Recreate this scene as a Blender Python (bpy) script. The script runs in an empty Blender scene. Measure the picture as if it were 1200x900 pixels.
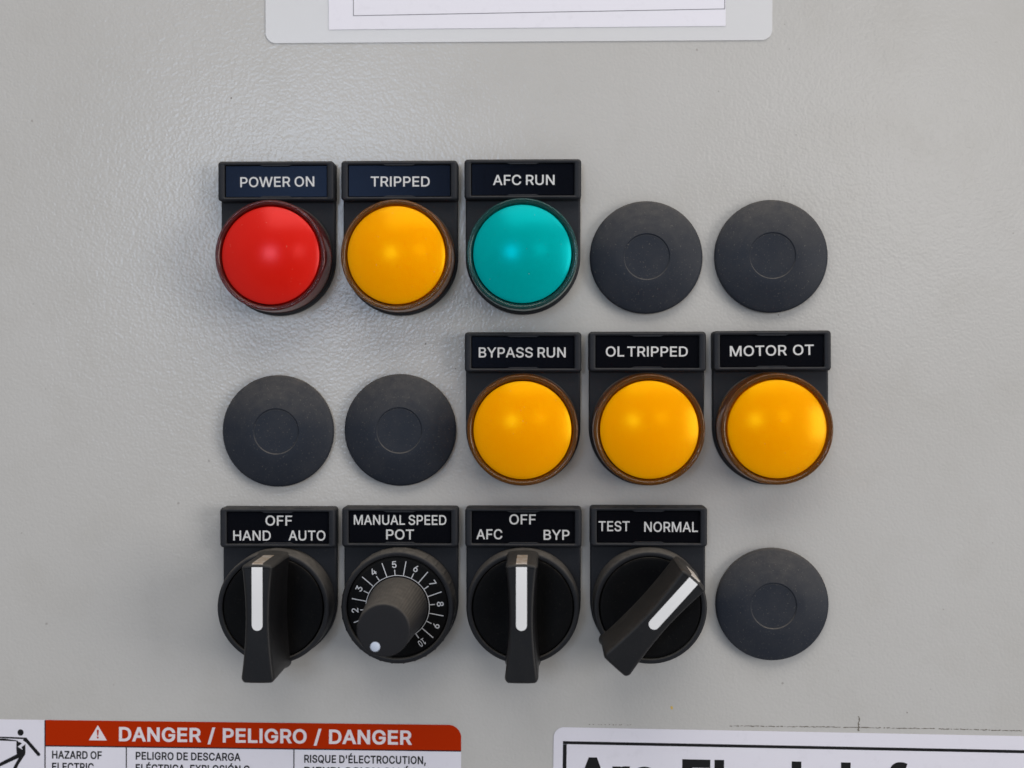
# Close-up of an electrical control panel: pilot lights, blanking plugs, selector switches, a speed dial.
import bpy, bmesh, math, random
from mathutils import Vector, Matrix
from mathutils.geometry import delaunay_2d_cdt

scene = bpy.context.scene
C = scene.collection
random.seed(7)
MM = 0.001

# ------------------------------------------------------------------ camera
# The panel is the plane y = 0, the room is on the -y side; the origin is the foot of the camera on the panel.
D = 0.350                                   # camera to panel
F_PX = 1557.0                               # focal length in pixels of a 1200 px wide picture
VPX, VPY = 640.0, 430.0                     # pixel in which the panel is seen straight on
cam_data = bpy.data.cameras.new("camera")
cam = bpy.data.objects.new("camera", cam_data)
C.objects.link(cam)
cam_data.sensor_width = 36.0
cam_data.lens = F_PX / 1200.0 * 36.0
cam_data.clip_start = 0.01
cam_data.clip_end = 50.0
cam.location = (0, -D, 0)
cam.rotation_euler = (math.pi / 2 - math.atan((450 - VPY) / F_PX), 0, math.atan((VPX - 600) / F_PX))
cam_data.dof.use_dof = True
cam_data.dof.focus_distance = D - 0.013
cam_data.dof.aperture_fstop = 10.0
scene.camera = cam
CAM_ROT = cam.rotation_euler.to_matrix()

def P(px, py, h=0.0):
    """panel point (u, v in mm) under a pixel of the 1200x900 photograph, for a feature h mm in front of the panel"""
    d = CAM_ROT @ Vector(((px - 600) / F_PX, (450 - py) / F_PX, -1.0))
    t = (D - h * MM) / d.y
    return d.x * t / MM, d.z * t / MM

# ------------------------------------------------------------------ light
scene.view_settings.view_transform = 'Standard'
scene.view_settings.look = 'None'
scene.view_settings.exposure = 0.0
scene.view_settings.gamma = 1.0
world = bpy.data.worlds.new("World")
scene.world = world
world.use_nodes = True
wn = world.node_tree
# the room: dimmer in front of the panel (where the camera stands), brighter to the sides and above
tc = wn.nodes.new("ShaderNodeTexCoord"); sx = wn.nodes.new("ShaderNodeSeparateXYZ")
mr = wn.nodes.new("ShaderNodeMapRange"); mr.interpolation_type = 'SMOOTHSTEP'
wn.links.new(tc.outputs["Generated"], sx.inputs[0]); wn.links.new(sx.outputs["Y"], mr.inputs["Value"])
mr.inputs["From Min"].default_value = -0.97; mr.inputs["From Max"].default_value = -0.72
mr.inputs["To Min"].default_value = 0.07; mr.inputs["To Max"].default_value = 0.48
wn.nodes["Background"].inputs[0].default_value = (0.94, 0.96, 1.0, 1)
wn.links.new(mr.outputs[0], wn.nodes["Background"].inputs[1])

def area_light(name, loc, target, sx, sy, power, color):
    l = bpy.data.lights.new(name, 'AREA')
    l.shape = 'RECTANGLE'; l.size = sx; l.size_y = sy; l.energy = power; l.color = color
    o = bpy.data.objects.new(name, l); C.objects.link(o)
    o.location = loc
    o.rotation_euler = (Vector(target) - Vector(loc)).to_track_quat('-Z', 'Y').to_euler()
    return o

area_light("window_light", (-0.42, -2.0, 0.25), (0, 0, 0.02), 0.36, 0.36, 5.5, (0.62, 0.77, 1.0))
area_light("ceiling_light", (0.22, -0.55, 0.80), (0.05, 0, -0.02), 1.2, 0.6, 6.6, (1.0, 0.945, 0.87))
area_light("right_fill_light", (1.85, -1.25, 0.10), (0.0, 0, 0), 0.9, 1.1, 20.0, (1.0, 0.955, 0.90))  # added broad warm fill from the right, stands for no known source
area_light("side_window_light", (0.62, -2.0, 0.36), (0, 0, 0), 0.30, 0.35, 1.6, (1.0, 0.98, 0.95))

# ------------------------------------------------------------------ mesh helpers (mm; u right, v up, w out of the panel)
def make_obj(name, bm, mat, parent=None, smooth=35):
    for v in bm.verts:
        u, vv, w = v.co
        v.co = (u * MM, -w * MM, vv * MM)
    bmesh.ops.recalc_face_normals(bm, faces=bm.faces)
    me = bpy.data.meshes.new(name)
    bm.to_mesh(me); bm.free()
    if smooth:
        for p in me.polygons: p.use_smooth = True
        me.set_sharp_from_angle(angle=math.radians(smooth))
        caps = {k for p in me.polygons if len(p.vertices) > 8 for k in p.edge_keys}
        for e in me.edges:                       # keep the flat end faces flat
            if e.key in caps: e.use_edge_sharp = True
    if mat: me.materials.append(mat)
    o = bpy.data.objects.new(name, me)
    C.objects.link(o)
    if parent: o.parent = parent
    return o

def empty(name, u, v, label, cat, group=None, rot=0.0):
    o = bpy.data.objects.new(name, None)
    C.objects.link(o)
    o.empty_display_size = 0.01
    o.location = (u * MM, 0, v * MM)
    o.rotation_euler = (0, -math.radians(rot), 0)      # + = counter-clockwise as seen from the camera
    o["label"] = label; o["category"] = cat
    if group: o["group"] = group
    return o

def inset_poly(pts, d):
    """offset a counter-clockwise outline inwards by d"""
    n = len(pts); out = []
    for i in range(n):
        a, b, c = Vector(pts[i - 1]), Vector(pts[i]), Vector(pts[(i + 1) % n])
        e1 = (b - a).normalized(); e2 = (c - b).normalized()
        n1 = Vector((-e1.y, e1.x)); n2 = Vector((-e2.y, e2.x))
        m = n1 + n2
        if m.length < 1e-6: m = n1.copy()
        m.normalize()
        k = max(m.dot(n1), 0.45)
        out.append(tuple(b + m * (d / k)))
    return out

def loft(bm, rings, cap0=True, cap1=True):
    """rings: list of lists of (u, v, w) with equal length"""
    vs = [[bm.verts.new(p) for p in r] for r in rings]
    n = len(vs[0])
    for a, b in zip(vs, vs[1:]):
        for i in range(n):
            bm.faces.new((a[i], a[(i + 1) % n], b[(i + 1) % n], b[i]))
    if cap0: bm.faces.new(vs[0][::-1])
    if cap1: bm.faces.new(vs[-1])
    return vs

def prism(bm, outline, w0, w1, bev=0.0, seg=3):
    rings = [[(x, y, w0) for x, y in outline]]
    if bev > 0:
        for k in range(seg + 1):
            a = math.pi / 2 * k / seg
            q = inset_poly(outline, bev * (1 - math.cos(a)))
            rings.append([(x, y, w1 - bev + bev * math.sin(a)) for x, y in q])
    else:
        rings.append([(x, y, w1) for x, y in outline])
    return loft(bm, rings)

def rrect(cx, cy, wd, ht, r, seg=5):
    pts = []
    for sx, sy, a0 in ((1, -1, -90), (1, 1, 0), (-1, 1, 90), (-1, -1, 180)):
        for k in range(seg + 1):
            a = math.radians(a0 + 90 * k / seg)
            pts.append((cx + sx * (wd / 2 - r) + r * math.cos(a), cy + sy * (ht / 2 - r) + r * math.sin(a)))
    return pts

def box(bm, u0, u1, v0, v1, w0, w1):
    prism(bm, [(u0, v0), (u1, v0), (u1, v1), (u0, v1)], w0, w1)

def lathe(bm, prof, n=128, mod=None, cx=0.0, cy=0.0):
    """revolve (r, w) round the axis that leaves the panel; r = 0 at either end closes it"""
    rows = []
    for j, (r, w) in enumerate(prof):
        if r < 1e-6:
            rows.append([bm.verts.new((cx, cy, w))])
            continue
        row = []
        for i in range(n):
            a = 2 * math.pi * i / n
            rr = r + (mod(j, a) if mod else 0.0)
            row.append(bm.verts.new((cx + rr * math.cos(a), cy + rr * math.sin(a), w)))
        rows.append(row)
    for a, b in zip(rows, rows[1:]):
        for i in range(n):
            k = (i + 1) % n
            if len(a) == 1 and len(b) == 1: continue
            if len(a) == 1: bm.faces.new((a[0], b[k], b[i]))
            elif len(b) == 1: bm.faces.new((a[i], a[k], b[0]))
            else: bm.faces.new((a[i], a[k], b[k], b[i]))

def arc(r, w, rad, a0, a1, n=5):
    return [(r + rad * math.cos(math.radians(a0 + (a1 - a0) * k / n)),
             w + rad * math.sin(math.radians(a0 + (a1 - a0) * k / n))) for k in range(n + 1)]

# ------------------------------------------------------------------ lettering: outlines of plain sans letters, 1/1000 em
CAP = 509.0
GLYPHS = {
"A":[480,[[16,0,201,509,276,509,463,0,395,0,287,302,280,323,272,346,264,372,255,402,244,438,232,478,245,478,233,437,222,402,213,371,204,345,197,322,191,302,85,0],[110,142,110,199,370,199,370,142]]],
"B":[456,[[60,0,60,509,241,509,274,507,304,501,329,491,350,477,367,461,381,442,390,421,396,398,398,374,397,353,393,336,387,320,378,307,368,295,356,286,343,278,329,272,315,267,315,262,331,260,347,254,363,245,378,234,391,220,402,203,411,184,416,161,418,136,416,111,410,88,400,67,386,48,368,31,344,18,317,8,284,2,247,0],[125,57,245,57,281,60,309,67,330,80,344,96,353,115,355,137,354,153,350,169,342,184,333,197,320,209,306,218,289,225,269,229,248,231,125,231],[125,285,238,285,256,287,273,290,288,296,302,304,314,314,323,326,330,340,335,355,336,372,333,393,326,412,313,429,294,442,270,449,240,452,125,452]]],
"C":[510,[[267,-7,225,-3,186,7,150,25,119,49,92,79,70,115,53,157,44,203,40,254,44,305,53,352,70,393,92,429,119,459,150,484,186,501,225,512,267,516,293,514,317,511,340,504,362,496,383,485,402,471,419,456,435,438,448,418,459,397,467,373,473,348,408,348,404,365,397,380,389,395,380,407,369,418,357,428,344,437,330,444,315,449,300,453,284,455,267,456,237,453,209,445,184,432,161,414,141,391,125,364,113,332,106,295,103,254,106,213,113,177,125,145,141,117,161,94,184,76,210,63,237,56,267,53,284,54,300,56,315,60,330,65,344,72,357,81,369,90,380,102,389,114,397,128,404,144,408,160,473,160,467,135,459,112,448,91,435,71,420,53,402,38,383,24,363,13,341,5,317,-2,293,-6]]],
"D":[502,[[219,0,96,0,96,57,215,57,254,60,288,68,318,81,343,99,363,122,379,149,390,181,397,216,399,255,397,294,390,329,379,361,364,388,344,410,320,428,291,441,258,449,221,452,93,452,93,509,225,509,273,505,315,495,353,478,385,455,412,426,433,391,449,351,458,306,462,255,458,205,449,159,433,119,411,83,384,54,351,31,312,14,268,3],[125,509,125,0,60,0,60,509]]],
"E":[419,[[60,0,60,509,372,509,372,452,125,452,125,286,355,286,355,229,125,229,125,57,375,57,375,0]]],
"F":[410,[[60,0,60,509,369,509,369,452,125,452,125,278,346,278,346,221,125,221,125,0]]],
"G":[520,[[269,-7,225,-3,185,7,149,25,118,49,91,79,69,116,53,157,43,203,40,254,43,305,53,352,69,393,91,429,117,459,149,484,184,501,223,512,265,516,291,514,316,510,340,504,363,494,384,483,403,469,421,453,436,436,449,416,460,395,468,373,474,349,408,349,402,365,395,379,387,393,378,406,368,417,356,427,344,436,330,443,315,448,300,453,283,455,265,456,236,453,209,445,183,432,160,414,141,392,125,364,113,332,106,295,103,254,106,213,113,177,125,145,141,117,161,95,184,76,210,63,238,56,269,53,296,55,322,61,345,71,365,85,382,102,396,123,407,147,413,173,415,202,434,199,283,199,283,256,478,256,478,200,475,160,466,124,451,91,431,62,406,38,377,19,344,5,308,-4]]],
"H":[517,[[60,0,60,509,125,509,125,289,392,289,392,509,457,509,457,0,392,0,392,232,125,232,125,0]]],
"I":[185,[[60,0,60,509,125,509,125,0]]],
"L":[393,[[60,0,60,509,125,509,125,57,361,57,361,0]]],
"M":[628,[[60,0,60,509,152,509,277,187,280,179,284,170,287,159,291,147,295,135,299,123,303,110,307,97,311,84,315,71,319,60,322,49,307,49,318,83,322,95,326,108,330,121,334,134,338,146,342,158,346,169,349,179,352,187,476,509,568,509,568,0,504,0,504,291,504,302,504,314,504,327,505,340,505,354,505,369,506,413,506,428,507,443,507,457,513,457,508,441,503,425,498,409,492,393,487,378,482,363,477,348,472,335,467,322,463,310,459,300,456,291,342,0,286,0,170,291,167,300,163,310,159,321,155,333,150,347,145,361,140,376,134,392,129,408,124,424,118,441,112,457,119,457,119,444,120,430,120,416,120,401,121,386,121,372,122,328,122,315,122,302,122,291,122,0]]],
"N":[523,[[60,0,60,509,136,509,343,183,349,174,355,163,363,151,371,137,379,122,388,107,396,90,405,73,414,55,405,54,403,72,402,90,401,108,400,126,399,142,399,157,399,171,399,184,399,195,399,509,463,509,463,0,387,0,202,290,194,303,186,317,177,331,168,346,159,363,148,381,108,452,119,454,122,384,123,363,124,345,124,328,125,313,125,301,125,291,125,0]]],
"O":[533,[[267,-7,225,-3,186,7,150,25,119,49,92,79,70,115,53,157,44,203,40,254,44,305,53,352,70,393,92,429,119,459,150,484,186,501,225,512,267,516,309,512,348,501,384,484,415,459,442,429,464,393,480,352,490,305,493,254,490,203,480,157,464,115,442,79,415,49,384,25,348,7,309,-3],[267,53,296,55,324,63,349,76,372,94,392,116,408,144,420,176,428,213,430,254,428,295,420,332,408,365,392,392,372,415,349,433,324,446,296,453,267,456,237,453,210,445,184,433,161,415,142,392,125,364,113,332,106,295,103,254,106,213,113,176,125,144,142,117,161,94,184,76,210,63,237,55]]],
"P":[445,[[60,0,60,509,235,509,272,506,305,499,332,487,356,471,375,452,390,430,400,404,407,377,409,348,407,318,400,291,390,265,375,243,356,223,332,207,305,195,272,188,235,186,109,186,109,242,233,242,257,244,279,248,297,256,312,266,324,279,333,294,339,310,343,328,344,348,343,367,339,385,333,402,324,416,312,428,297,439,279,446,257,451,232,452,125,452,125,0]]],
"Q":[533,[[245,159,313,159,369,85,384,65,468,-48,401,-48,346,27,331,46],[267,-7,225,-3,186,7,150,25,119,49,92,79,70,115,53,157,44,203,40,254,44,305,53,352,70,393,92,429,119,459,150,484,186,501,225,512,267,516,309,512,348,501,384,484,415,459,442,429,464,393,480,352,490,305,493,254,490,203,480,157,464,115,442,79,415,49,384,25,348,7,309,-3],[267,53,296,55,324,63,349,76,372,94,392,116,408,144,420,176,428,213,430,254,428,295,420,332,408,365,392,392,372,415,349,433,324,446,296,453,267,456,237,453,210,445,184,433,161,415,142,392,125,364,113,332,106,295,103,254,106,213,113,176,125,144,142,117,161,94,184,76,210,63,237,55]]],
"R":[449,[[60,0,60,509,236,509,273,506,305,500,333,489,356,473,376,455,390,433,401,408,407,381,409,352,407,323,401,296,390,271,376,250,356,232,333,217,305,206,273,200,236,198,96,198,96,255,234,255,258,256,280,260,298,267,313,276,325,287,334,300,340,316,344,333,345,352,344,371,340,389,334,405,325,419,313,430,298,440,279,446,258,451,233,452,125,452,125,0],[353,0,230,229,303,229,428,0]]],
"S":[447,[[224,-9,188,-7,156,-1,128,9,102,23,81,40,64,60,51,83,42,109,38,137,104,137,108,118,114,102,123,88,136,76,150,66,166,59,185,53,204,50,224,49,246,50,267,54,286,60,303,69,317,79,329,92,338,106,344,122,346,139,344,154,340,168,332,179,322,189,310,197,296,205,280,211,263,217,245,222,184,239,145,253,112,269,86,289,67,313,56,341,52,372,54,400,62,425,75,448,92,468,113,484,138,498,165,508,195,514,227,516,259,514,289,508,316,498,340,484,360,468,377,449,390,427,398,403,401,378,337,378,332,402,320,421,302,437,280,449,254,456,225,459,204,457,185,454,167,448,152,440,139,430,129,418,121,405,117,391,115,376,117,359,122,345,131,334,142,324,155,315,169,308,184,302,198,297,212,293,264,279,279,275,295,270,312,264,328,256,344,248,359,238,372,226,384,213,395,198,402,180,407,161,408,139,406,112,399,87,386,64,370,43,349,25,323,11,294,0,261,-7]]],
"T":[449,[[32,452,32,509,417,509,417,452,257,452,257,0,193,0,193,452]]],
"U":[517,[[259,-8,220,-6,186,2,154,15,126,33,103,55,85,80,71,108,63,140,60,173,60,509,124,509,124,178,126,155,132,133,141,113,153,95,169,80,187,68,208,59,232,53,259,52,285,53,309,59,331,68,349,80,364,95,377,113,385,133,391,155,393,178,393,509,457,509,457,173,454,140,446,108,433,80,414,55,391,33,363,15,332,2,297,-6]]],
"V":[480,[[204,0,16,509,84,509,192,206,199,187,207,164,215,137,225,106,236,71,248,31,235,31,247,71,257,107,267,138,276,165,283,187,290,206,395,509,463,509,278,0]]],
"W":[686,[[155,0,16,509,82,509,163,196,167,179,172,162,175,145,179,128,183,111,187,94,190,76,194,58,197,40,189,40,193,58,196,76,200,94,203,111,207,128,211,145,215,162,220,179,224,196,306,509,380,509,462,196,466,179,470,162,474,145,478,128,482,111,486,94,490,76,494,58,497,40,488,40,492,58,495,76,499,94,503,111,506,128,510,145,515,162,519,179,523,196,603,509,670,509,530,0,455,0,368,323,362,345,357,368,351,391,346,417,341,445,336,475,350,475,345,446,340,420,335,395,330,371,324,347,318,323,230,0]]],
"Y":[472,[[203,0,203,208,16,509,91,509,192,344,203,327,213,309,222,292,231,274,240,254,250,230,224,230,233,254,242,275,251,293,260,310,270,327,280,344,381,509,455,509,268,208,268,0]]],
"X":[474,[[18,0,217,284,217,236,29,509,104,509,178,400,188,386,196,373,204,361,211,350,217,340,223,329,230,318,236,305,243,292,232,292,239,305,246,317,252,329,258,339,265,350,272,361,280,373,288,386,298,400,374,509,446,509,259,239,259,287,456,0,382,0,292,129,283,142,275,154,268,165,262,175,256,185,250,195,244,206,237,218,230,231,244,231,238,219,231,207,225,196,219,186,213,176,206,166,199,155,191,143,182,129,91,0]]],
"Z":[438,[[42,0,42,46,273,385,284,400,295,415,306,431,318,446,329,461,341,476,348,454,327,453,306,453,285,452,265,452,244,452,223,452,40,452,40,509,397,509,397,462,169,129,157,113,146,97,134,81,122,65,110,49,97,33,90,54,111,55,131,56,152,57,173,57,193,57,214,57,399,57,399,0]]],
"É":[419,[[60,0,60,509,372,509,372,452,125,452,125,286,355,286,355,229,125,229,125,57,375,57,375,0],[191,558,239,659,307,659,241,558]]],
"Ó":[533,[[267,-7,225,-3,186,7,150,25,119,49,92,79,70,115,53,157,44,203,40,254,44,305,53,352,70,393,92,429,119,459,150,484,186,501,225,512,267,516,309,512,348,501,384,484,415,459,442,429,464,393,480,352,490,305,493,254,490,203,480,157,464,115,442,79,415,49,384,25,348,7,309,-3],[267,53,296,55,324,63,349,76,372,94,392,116,408,144,420,176,428,213,430,254,428,295,420,332,408,365,392,392,372,415,349,433,324,446,296,453,267,456,237,453,210,445,184,433,161,415,142,392,125,364,113,332,106,295,103,254,106,213,113,176,125,144,142,117,161,94,184,76,210,63,237,55],[240,558,288,659,356,659,290,558]]],
"0":[453,[[227,-7,191,-3,158,7,130,24,105,48,85,77,69,113,57,155,50,202,48,254,50,306,57,353,69,395,85,431,106,461,130,484,159,502,191,512,227,516,262,512,295,502,323,484,348,461,368,431,384,395,396,353,403,306,405,254,403,202,396,155,384,113,368,77,348,48,323,24,295,7,263,-3],[227,50,250,52,271,60,290,74,306,92,320,116,330,144,338,176,342,213,344,254,342,295,338,332,330,365,320,393,306,416,290,435,271,449,250,457,227,460,203,457,182,449,163,435,147,416,134,393,123,365,115,332,111,295,109,254,111,213,115,176,123,144,134,116,147,92,163,74,182,60,203,52]]],
"1":[453,[[76,0,76,55,391,55,391,0],[276,509,276,0,212,0,212,448,209,448,86,358,86,427,198,509]]],
"2":[453,[[64,0,64,47,234,229,252,248,268,266,282,282,294,298,303,312,311,327,316,341,319,356,320,371,319,389,315,405,308,419,298,431,287,441,273,449,258,455,241,458,224,460,205,458,188,454,172,447,159,438,148,427,139,413,132,398,128,381,127,362,66,362,68,391,75,418,86,442,102,464,121,482,143,496,168,507,196,513,225,516,254,513,281,507,306,497,328,482,346,465,361,445,372,423,379,398,381,372,380,354,377,336,371,318,363,299,351,280,336,259,317,235,294,209,267,180,153,60,153,57,389,57,389,0]]],
"3":[453,[[218,-7,188,-5,159,1,133,10,108,22,88,38,70,57,57,79,48,104,44,132,109,132,112,115,118,100,126,87,137,76,150,66,165,59,182,54,200,51,219,50,239,51,258,55,275,61,291,69,304,80,315,93,323,108,328,125,329,145,328,163,323,180,316,196,306,211,292,223,275,234,254,241,229,246,201,248,157,248,157,299,288,448,288,452,70,452,70,509,372,509,372,461,211,278,211,289,247,290,279,286,308,276,333,262,354,244,371,222,383,198,391,173,393,145,390,116,383,90,370,66,354,45,333,27,309,12,281,2,251,-5]]],
"4":[453,[[40,105,40,158,247,509,311,509,109,166,109,163,413,163,413,105],[282,0,282,121,282,146,282,318,343,318,343,0]]],
"5":[453,[[221,-7,192,-5,165,1,140,11,118,25,99,41,83,60,71,82,63,105,60,130,122,130,125,115,130,102,138,89,148,78,160,68,173,60,188,54,204,51,221,50,241,51,259,56,276,64,291,75,304,89,314,104,322,122,326,141,328,162,326,183,321,203,314,221,303,237,290,251,275,262,257,270,238,275,218,277,201,276,184,273,167,268,152,262,139,255,128,246,67,253,96,509,366,509,366,452,151,452,134,301,136,301,148,311,162,318,178,325,194,330,212,333,229,334,252,332,274,328,294,321,313,311,330,299,345,285,358,269,370,251,379,231,386,210,390,187,391,163,388,132,381,102,369,76,352,52,332,32,309,15,282,3,253,-4]]],
"6":[453,[[226,-7,196,-4,168,3,142,15,119,31,100,51,84,74,73,101,66,130,64,162,65,187,71,212,80,239,93,268,112,302,137,340,252,509,322,509,151,261,145,261,151,270,157,279,165,288,174,295,184,302,196,307,208,311,221,313,235,314,265,312,291,305,316,295,337,280,355,262,370,240,380,215,387,187,389,157,387,127,379,98,368,73,352,50,333,30,310,14,284,3,257,-4],[226,48,245,50,263,55,279,63,293,73,304,86,314,101,322,119,326,137,327,157,326,178,322,196,314,213,304,228,293,241,279,251,263,259,245,264,226,265,207,264,190,259,174,252,160,241,148,229,138,214,131,197,126,179,125,158,126,138,131,119,138,102,148,86,160,73,174,63,190,55,207,50]]],
"7":[453,[[97,0,323,448,323,452,62,452,62,509,391,509,391,449,165,0]]],
"8":[453,[[226,-7,193,-5,163,1,136,11,111,25,91,42,74,62,62,84,54,109,52,135,53,156,58,176,65,195,75,212,87,228,101,241,117,252,134,260,153,265,153,267,129,276,109,289,93,308,80,330,73,354,70,380,73,405,79,429,90,450,106,469,124,485,146,498,170,508,197,514,226,516,255,514,282,508,306,498,328,485,346,469,361,450,373,429,379,405,382,380,379,354,372,330,359,308,343,289,323,276,300,267,300,265,319,260,335,252,351,241,365,228,377,212,387,195,395,176,399,156,401,135,398,109,391,84,378,62,362,42,341,25,317,11,289,1,259,-5],[226,49,248,50,267,54,285,60,300,69,313,79,323,91,331,106,335,121,337,139,335,157,330,173,322,189,312,202,298,213,283,223,265,230,247,234,226,235,206,234,187,230,169,223,154,213,140,202,130,189,122,173,117,157,115,139,117,121,121,106,129,91,139,79,152,69,167,60,185,54,205,50],[226,290,244,291,260,294,274,300,287,308,298,318,307,330,314,344,318,359,319,376,318,392,314,407,308,420,299,432,288,442,275,449,260,455,244,459,226,460,208,459,192,455,177,449,164,442,153,432,145,420,138,407,134,392,133,376,134,359,138,344,145,330,154,318,165,308,178,300,193,294,209,291]]],
"9":[453,[[226,516,256,513,285,506,310,494,333,478,352,458,368,434,380,408,387,378,389,347,387,322,382,296,373,270,359,240,340,207,315,168,200,0,130,0,301,248,307,248,302,238,295,229,287,221,278,214,268,207,257,202,245,198,232,195,218,195,188,197,161,203,137,214,116,229,98,247,83,269,72,294,66,321,64,352,66,382,73,411,85,436,101,459,120,479,143,494,168,506,196,513],[226,460,207,459,190,454,174,446,160,435,148,423,138,407,131,390,127,372,125,352,127,331,131,313,138,295,148,280,160,268,174,257,190,250,207,245,226,243,245,245,263,249,279,257,293,267,305,280,314,295,322,312,326,330,327,350,326,371,322,390,314,407,305,422,293,435,279,446,263,454,245,459]]],
"/":[249,[[235,533,71,-76,14,-76,178,533]]],
"'":[206,[[78,318,70,509,136,509,128,318]]],
"!":[196,[[67,160,63,509,132,509,128,160],[98,-4,86,-3,75,1,66,9,58,18,54,29,52,41,54,53,58,64,66,73,75,80,86,85,98,86,110,85,121,80,130,73,138,64,142,53,143,41,142,29,138,18,130,9,121,1,110,-3]]],
",":[188,[[38,-119,68,71,137,71,84,-119]]],
".":[188,[[95,-4,83,-3,73,1,63,9,55,18,51,29,50,41,51,53,55,64,63,73,73,81,83,85,95,87,107,85,118,81,128,73,135,64,140,53,141,41,140,29,135,18,128,9,118,1,107,-3]]],
"a":[389,[[160,-9,137,-7,115,-3,94,5,76,15,60,29,48,45,38,63,32,84,30,108,32,128,36,146,43,161,53,174,64,184,78,193,92,200,108,206,125,211,143,214,161,217,178,220,200,223,218,225,234,227,247,229,257,231,265,235,271,240,274,246,276,255,276,257,275,272,272,285,267,297,260,307,251,315,240,322,227,327,212,330,196,331,178,330,163,327,149,322,137,316,127,309,118,301,110,292,104,283,100,274,41,291,51,313,64,331,79,346,95,358,114,368,133,375,153,380,173,383,194,384,208,384,223,382,239,379,255,375,271,369,286,360,300,350,312,336,322,320,330,301,335,278,337,251,337,0,277,0,277,52,272,52,267,43,260,34,252,25,242,16,229,8,215,1,199,-4,181,-7],[170,45,192,47,211,51,228,59,242,68,254,80,263,93,270,108,274,122,276,138,276,190,272,187,267,184,259,182,251,180,241,178,231,176,221,174,210,173,200,171,191,170,182,169,175,168,161,166,147,163,134,159,122,153,112,147,103,139,97,130,93,118,92,105,93,93,96,82,102,72,109,64,119,57,130,52,142,48,156,46]]],
"c":[396,[[207,-8,174,-5,144,3,117,16,93,35,72,58,56,85,44,116,37,150,34,187,37,225,44,260,56,291,72,318,93,341,117,360,144,374,174,382,207,384,226,384,243,381,260,377,276,371,291,364,305,356,318,346,330,335,340,322,349,308,356,293,362,277,303,262,300,272,295,281,290,289,284,297,278,304,270,311,261,316,252,321,242,325,231,328,220,329,207,330,184,328,163,321,145,310,130,296,118,278,108,258,102,236,98,212,96,187,98,163,102,139,108,117,118,97,130,80,145,66,163,55,184,49,207,46,220,47,232,49,243,52,253,55,262,60,271,66,279,73,285,80,292,89,297,98,301,107,304,117,363,102,357,86,350,70,341,56,331,43,319,32,306,21,292,12,277,5,261,-1,244,-5,226,-7]]],
"l":[189,[[139,-2,112,0,91,8,74,20,62,37,55,59,53,84,53,509,114,509,114,99,114,83,117,71,120,62,126,57,135,53,146,52,152,52,157,52,160,53,164,53,167,54,170,54,181,3,175,1,169,0,162,-1,154,-2,147,-2]]],
"h":[410,[[114,227,114,0,53,0,53,509,114,509,114,287,102,287,116,319,132,344,152,362,175,374,200,382,227,384,252,383,275,377,295,369,313,356,328,340,341,321,350,298,355,271,357,240,357,0,296,0,296,235,293,263,286,286,273,304,256,318,235,326,210,329,192,328,176,324,161,317,147,308,136,297,126,283,119,266,115,248]]],
"s":[365,[[182,-8,157,-7,133,-3,112,3,93,12,76,24,62,38,50,54,41,73,36,94,94,107,101,87,111,72,124,60,141,52,160,47,181,45,206,47,227,53,244,62,258,74,265,88,268,103,266,115,262,126,254,136,243,144,229,150,212,155,149,170,118,180,92,192,72,208,58,227,50,249,47,274,49,295,55,314,65,332,79,347,95,360,115,370,137,378,161,383,187,384,212,383,234,379,254,372,271,363,286,352,299,339,309,324,318,308,324,290,268,277,262,291,254,304,243,316,228,325,210,331,187,333,166,331,147,326,131,317,119,305,111,292,109,277,110,264,115,253,124,243,136,235,152,229,172,223,229,209,261,200,287,187,306,171,320,153,328,131,331,107,329,85,323,65,312,47,298,31,281,18,260,6,236,-2,210,-7]]],
"n":[410,[[114,227,114,0,53,0,53,379,112,379,112,287,102,287,116,319,132,344,152,362,175,374,200,382,227,384,252,383,275,377,295,369,313,356,328,340,341,321,350,298,355,271,357,240,357,0,296,0,296,235,293,263,286,286,273,304,256,318,235,326,210,329,192,328,176,324,161,317,147,308,136,297,126,283,119,266,115,248]]],
"f":[254,[[228,379,228,327,6,327,6,379],[81,0,81,432,82,452,87,470,96,486,107,499,120,510,135,519,152,525,169,529,187,530,201,530,212,529,222,527,231,525,238,523,243,521,227,468,224,470,220,471,215,472,209,473,202,474,195,474,178,472,164,468,154,460,147,449,143,435,142,419,142,0]]],
"o":[415,[[207,-8,174,-5,144,3,117,16,93,35,72,58,56,85,44,116,37,150,34,187,37,225,44,260,56,291,72,318,93,341,117,360,144,374,174,382,207,384,241,382,271,374,299,360,323,341,343,318,359,291,371,260,379,225,381,187,379,150,371,116,359,85,343,58,323,35,299,16,271,3,241,-5],[207,46,231,49,252,55,270,66,285,80,298,97,307,117,314,139,318,163,319,187,318,212,314,236,307,258,298,278,285,296,270,310,252,321,231,328,207,330,184,328,163,321,145,310,130,296,118,278,108,258,102,236,98,212,96,187,98,163,102,139,108,117,118,97,130,80,145,66,163,55,184,49]]],
"r":[259,[[53,0,53,379,112,379,112,321,115,321,124,339,137,354,152,367,171,377,191,383,213,385,218,385,223,385,229,384,235,384,240,384,243,384,243,322,241,323,236,324,230,324,223,325,215,326,207,326,190,324,174,321,159,315,146,306,135,296,126,284,119,269,115,254,114,237,114,0]]],
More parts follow.
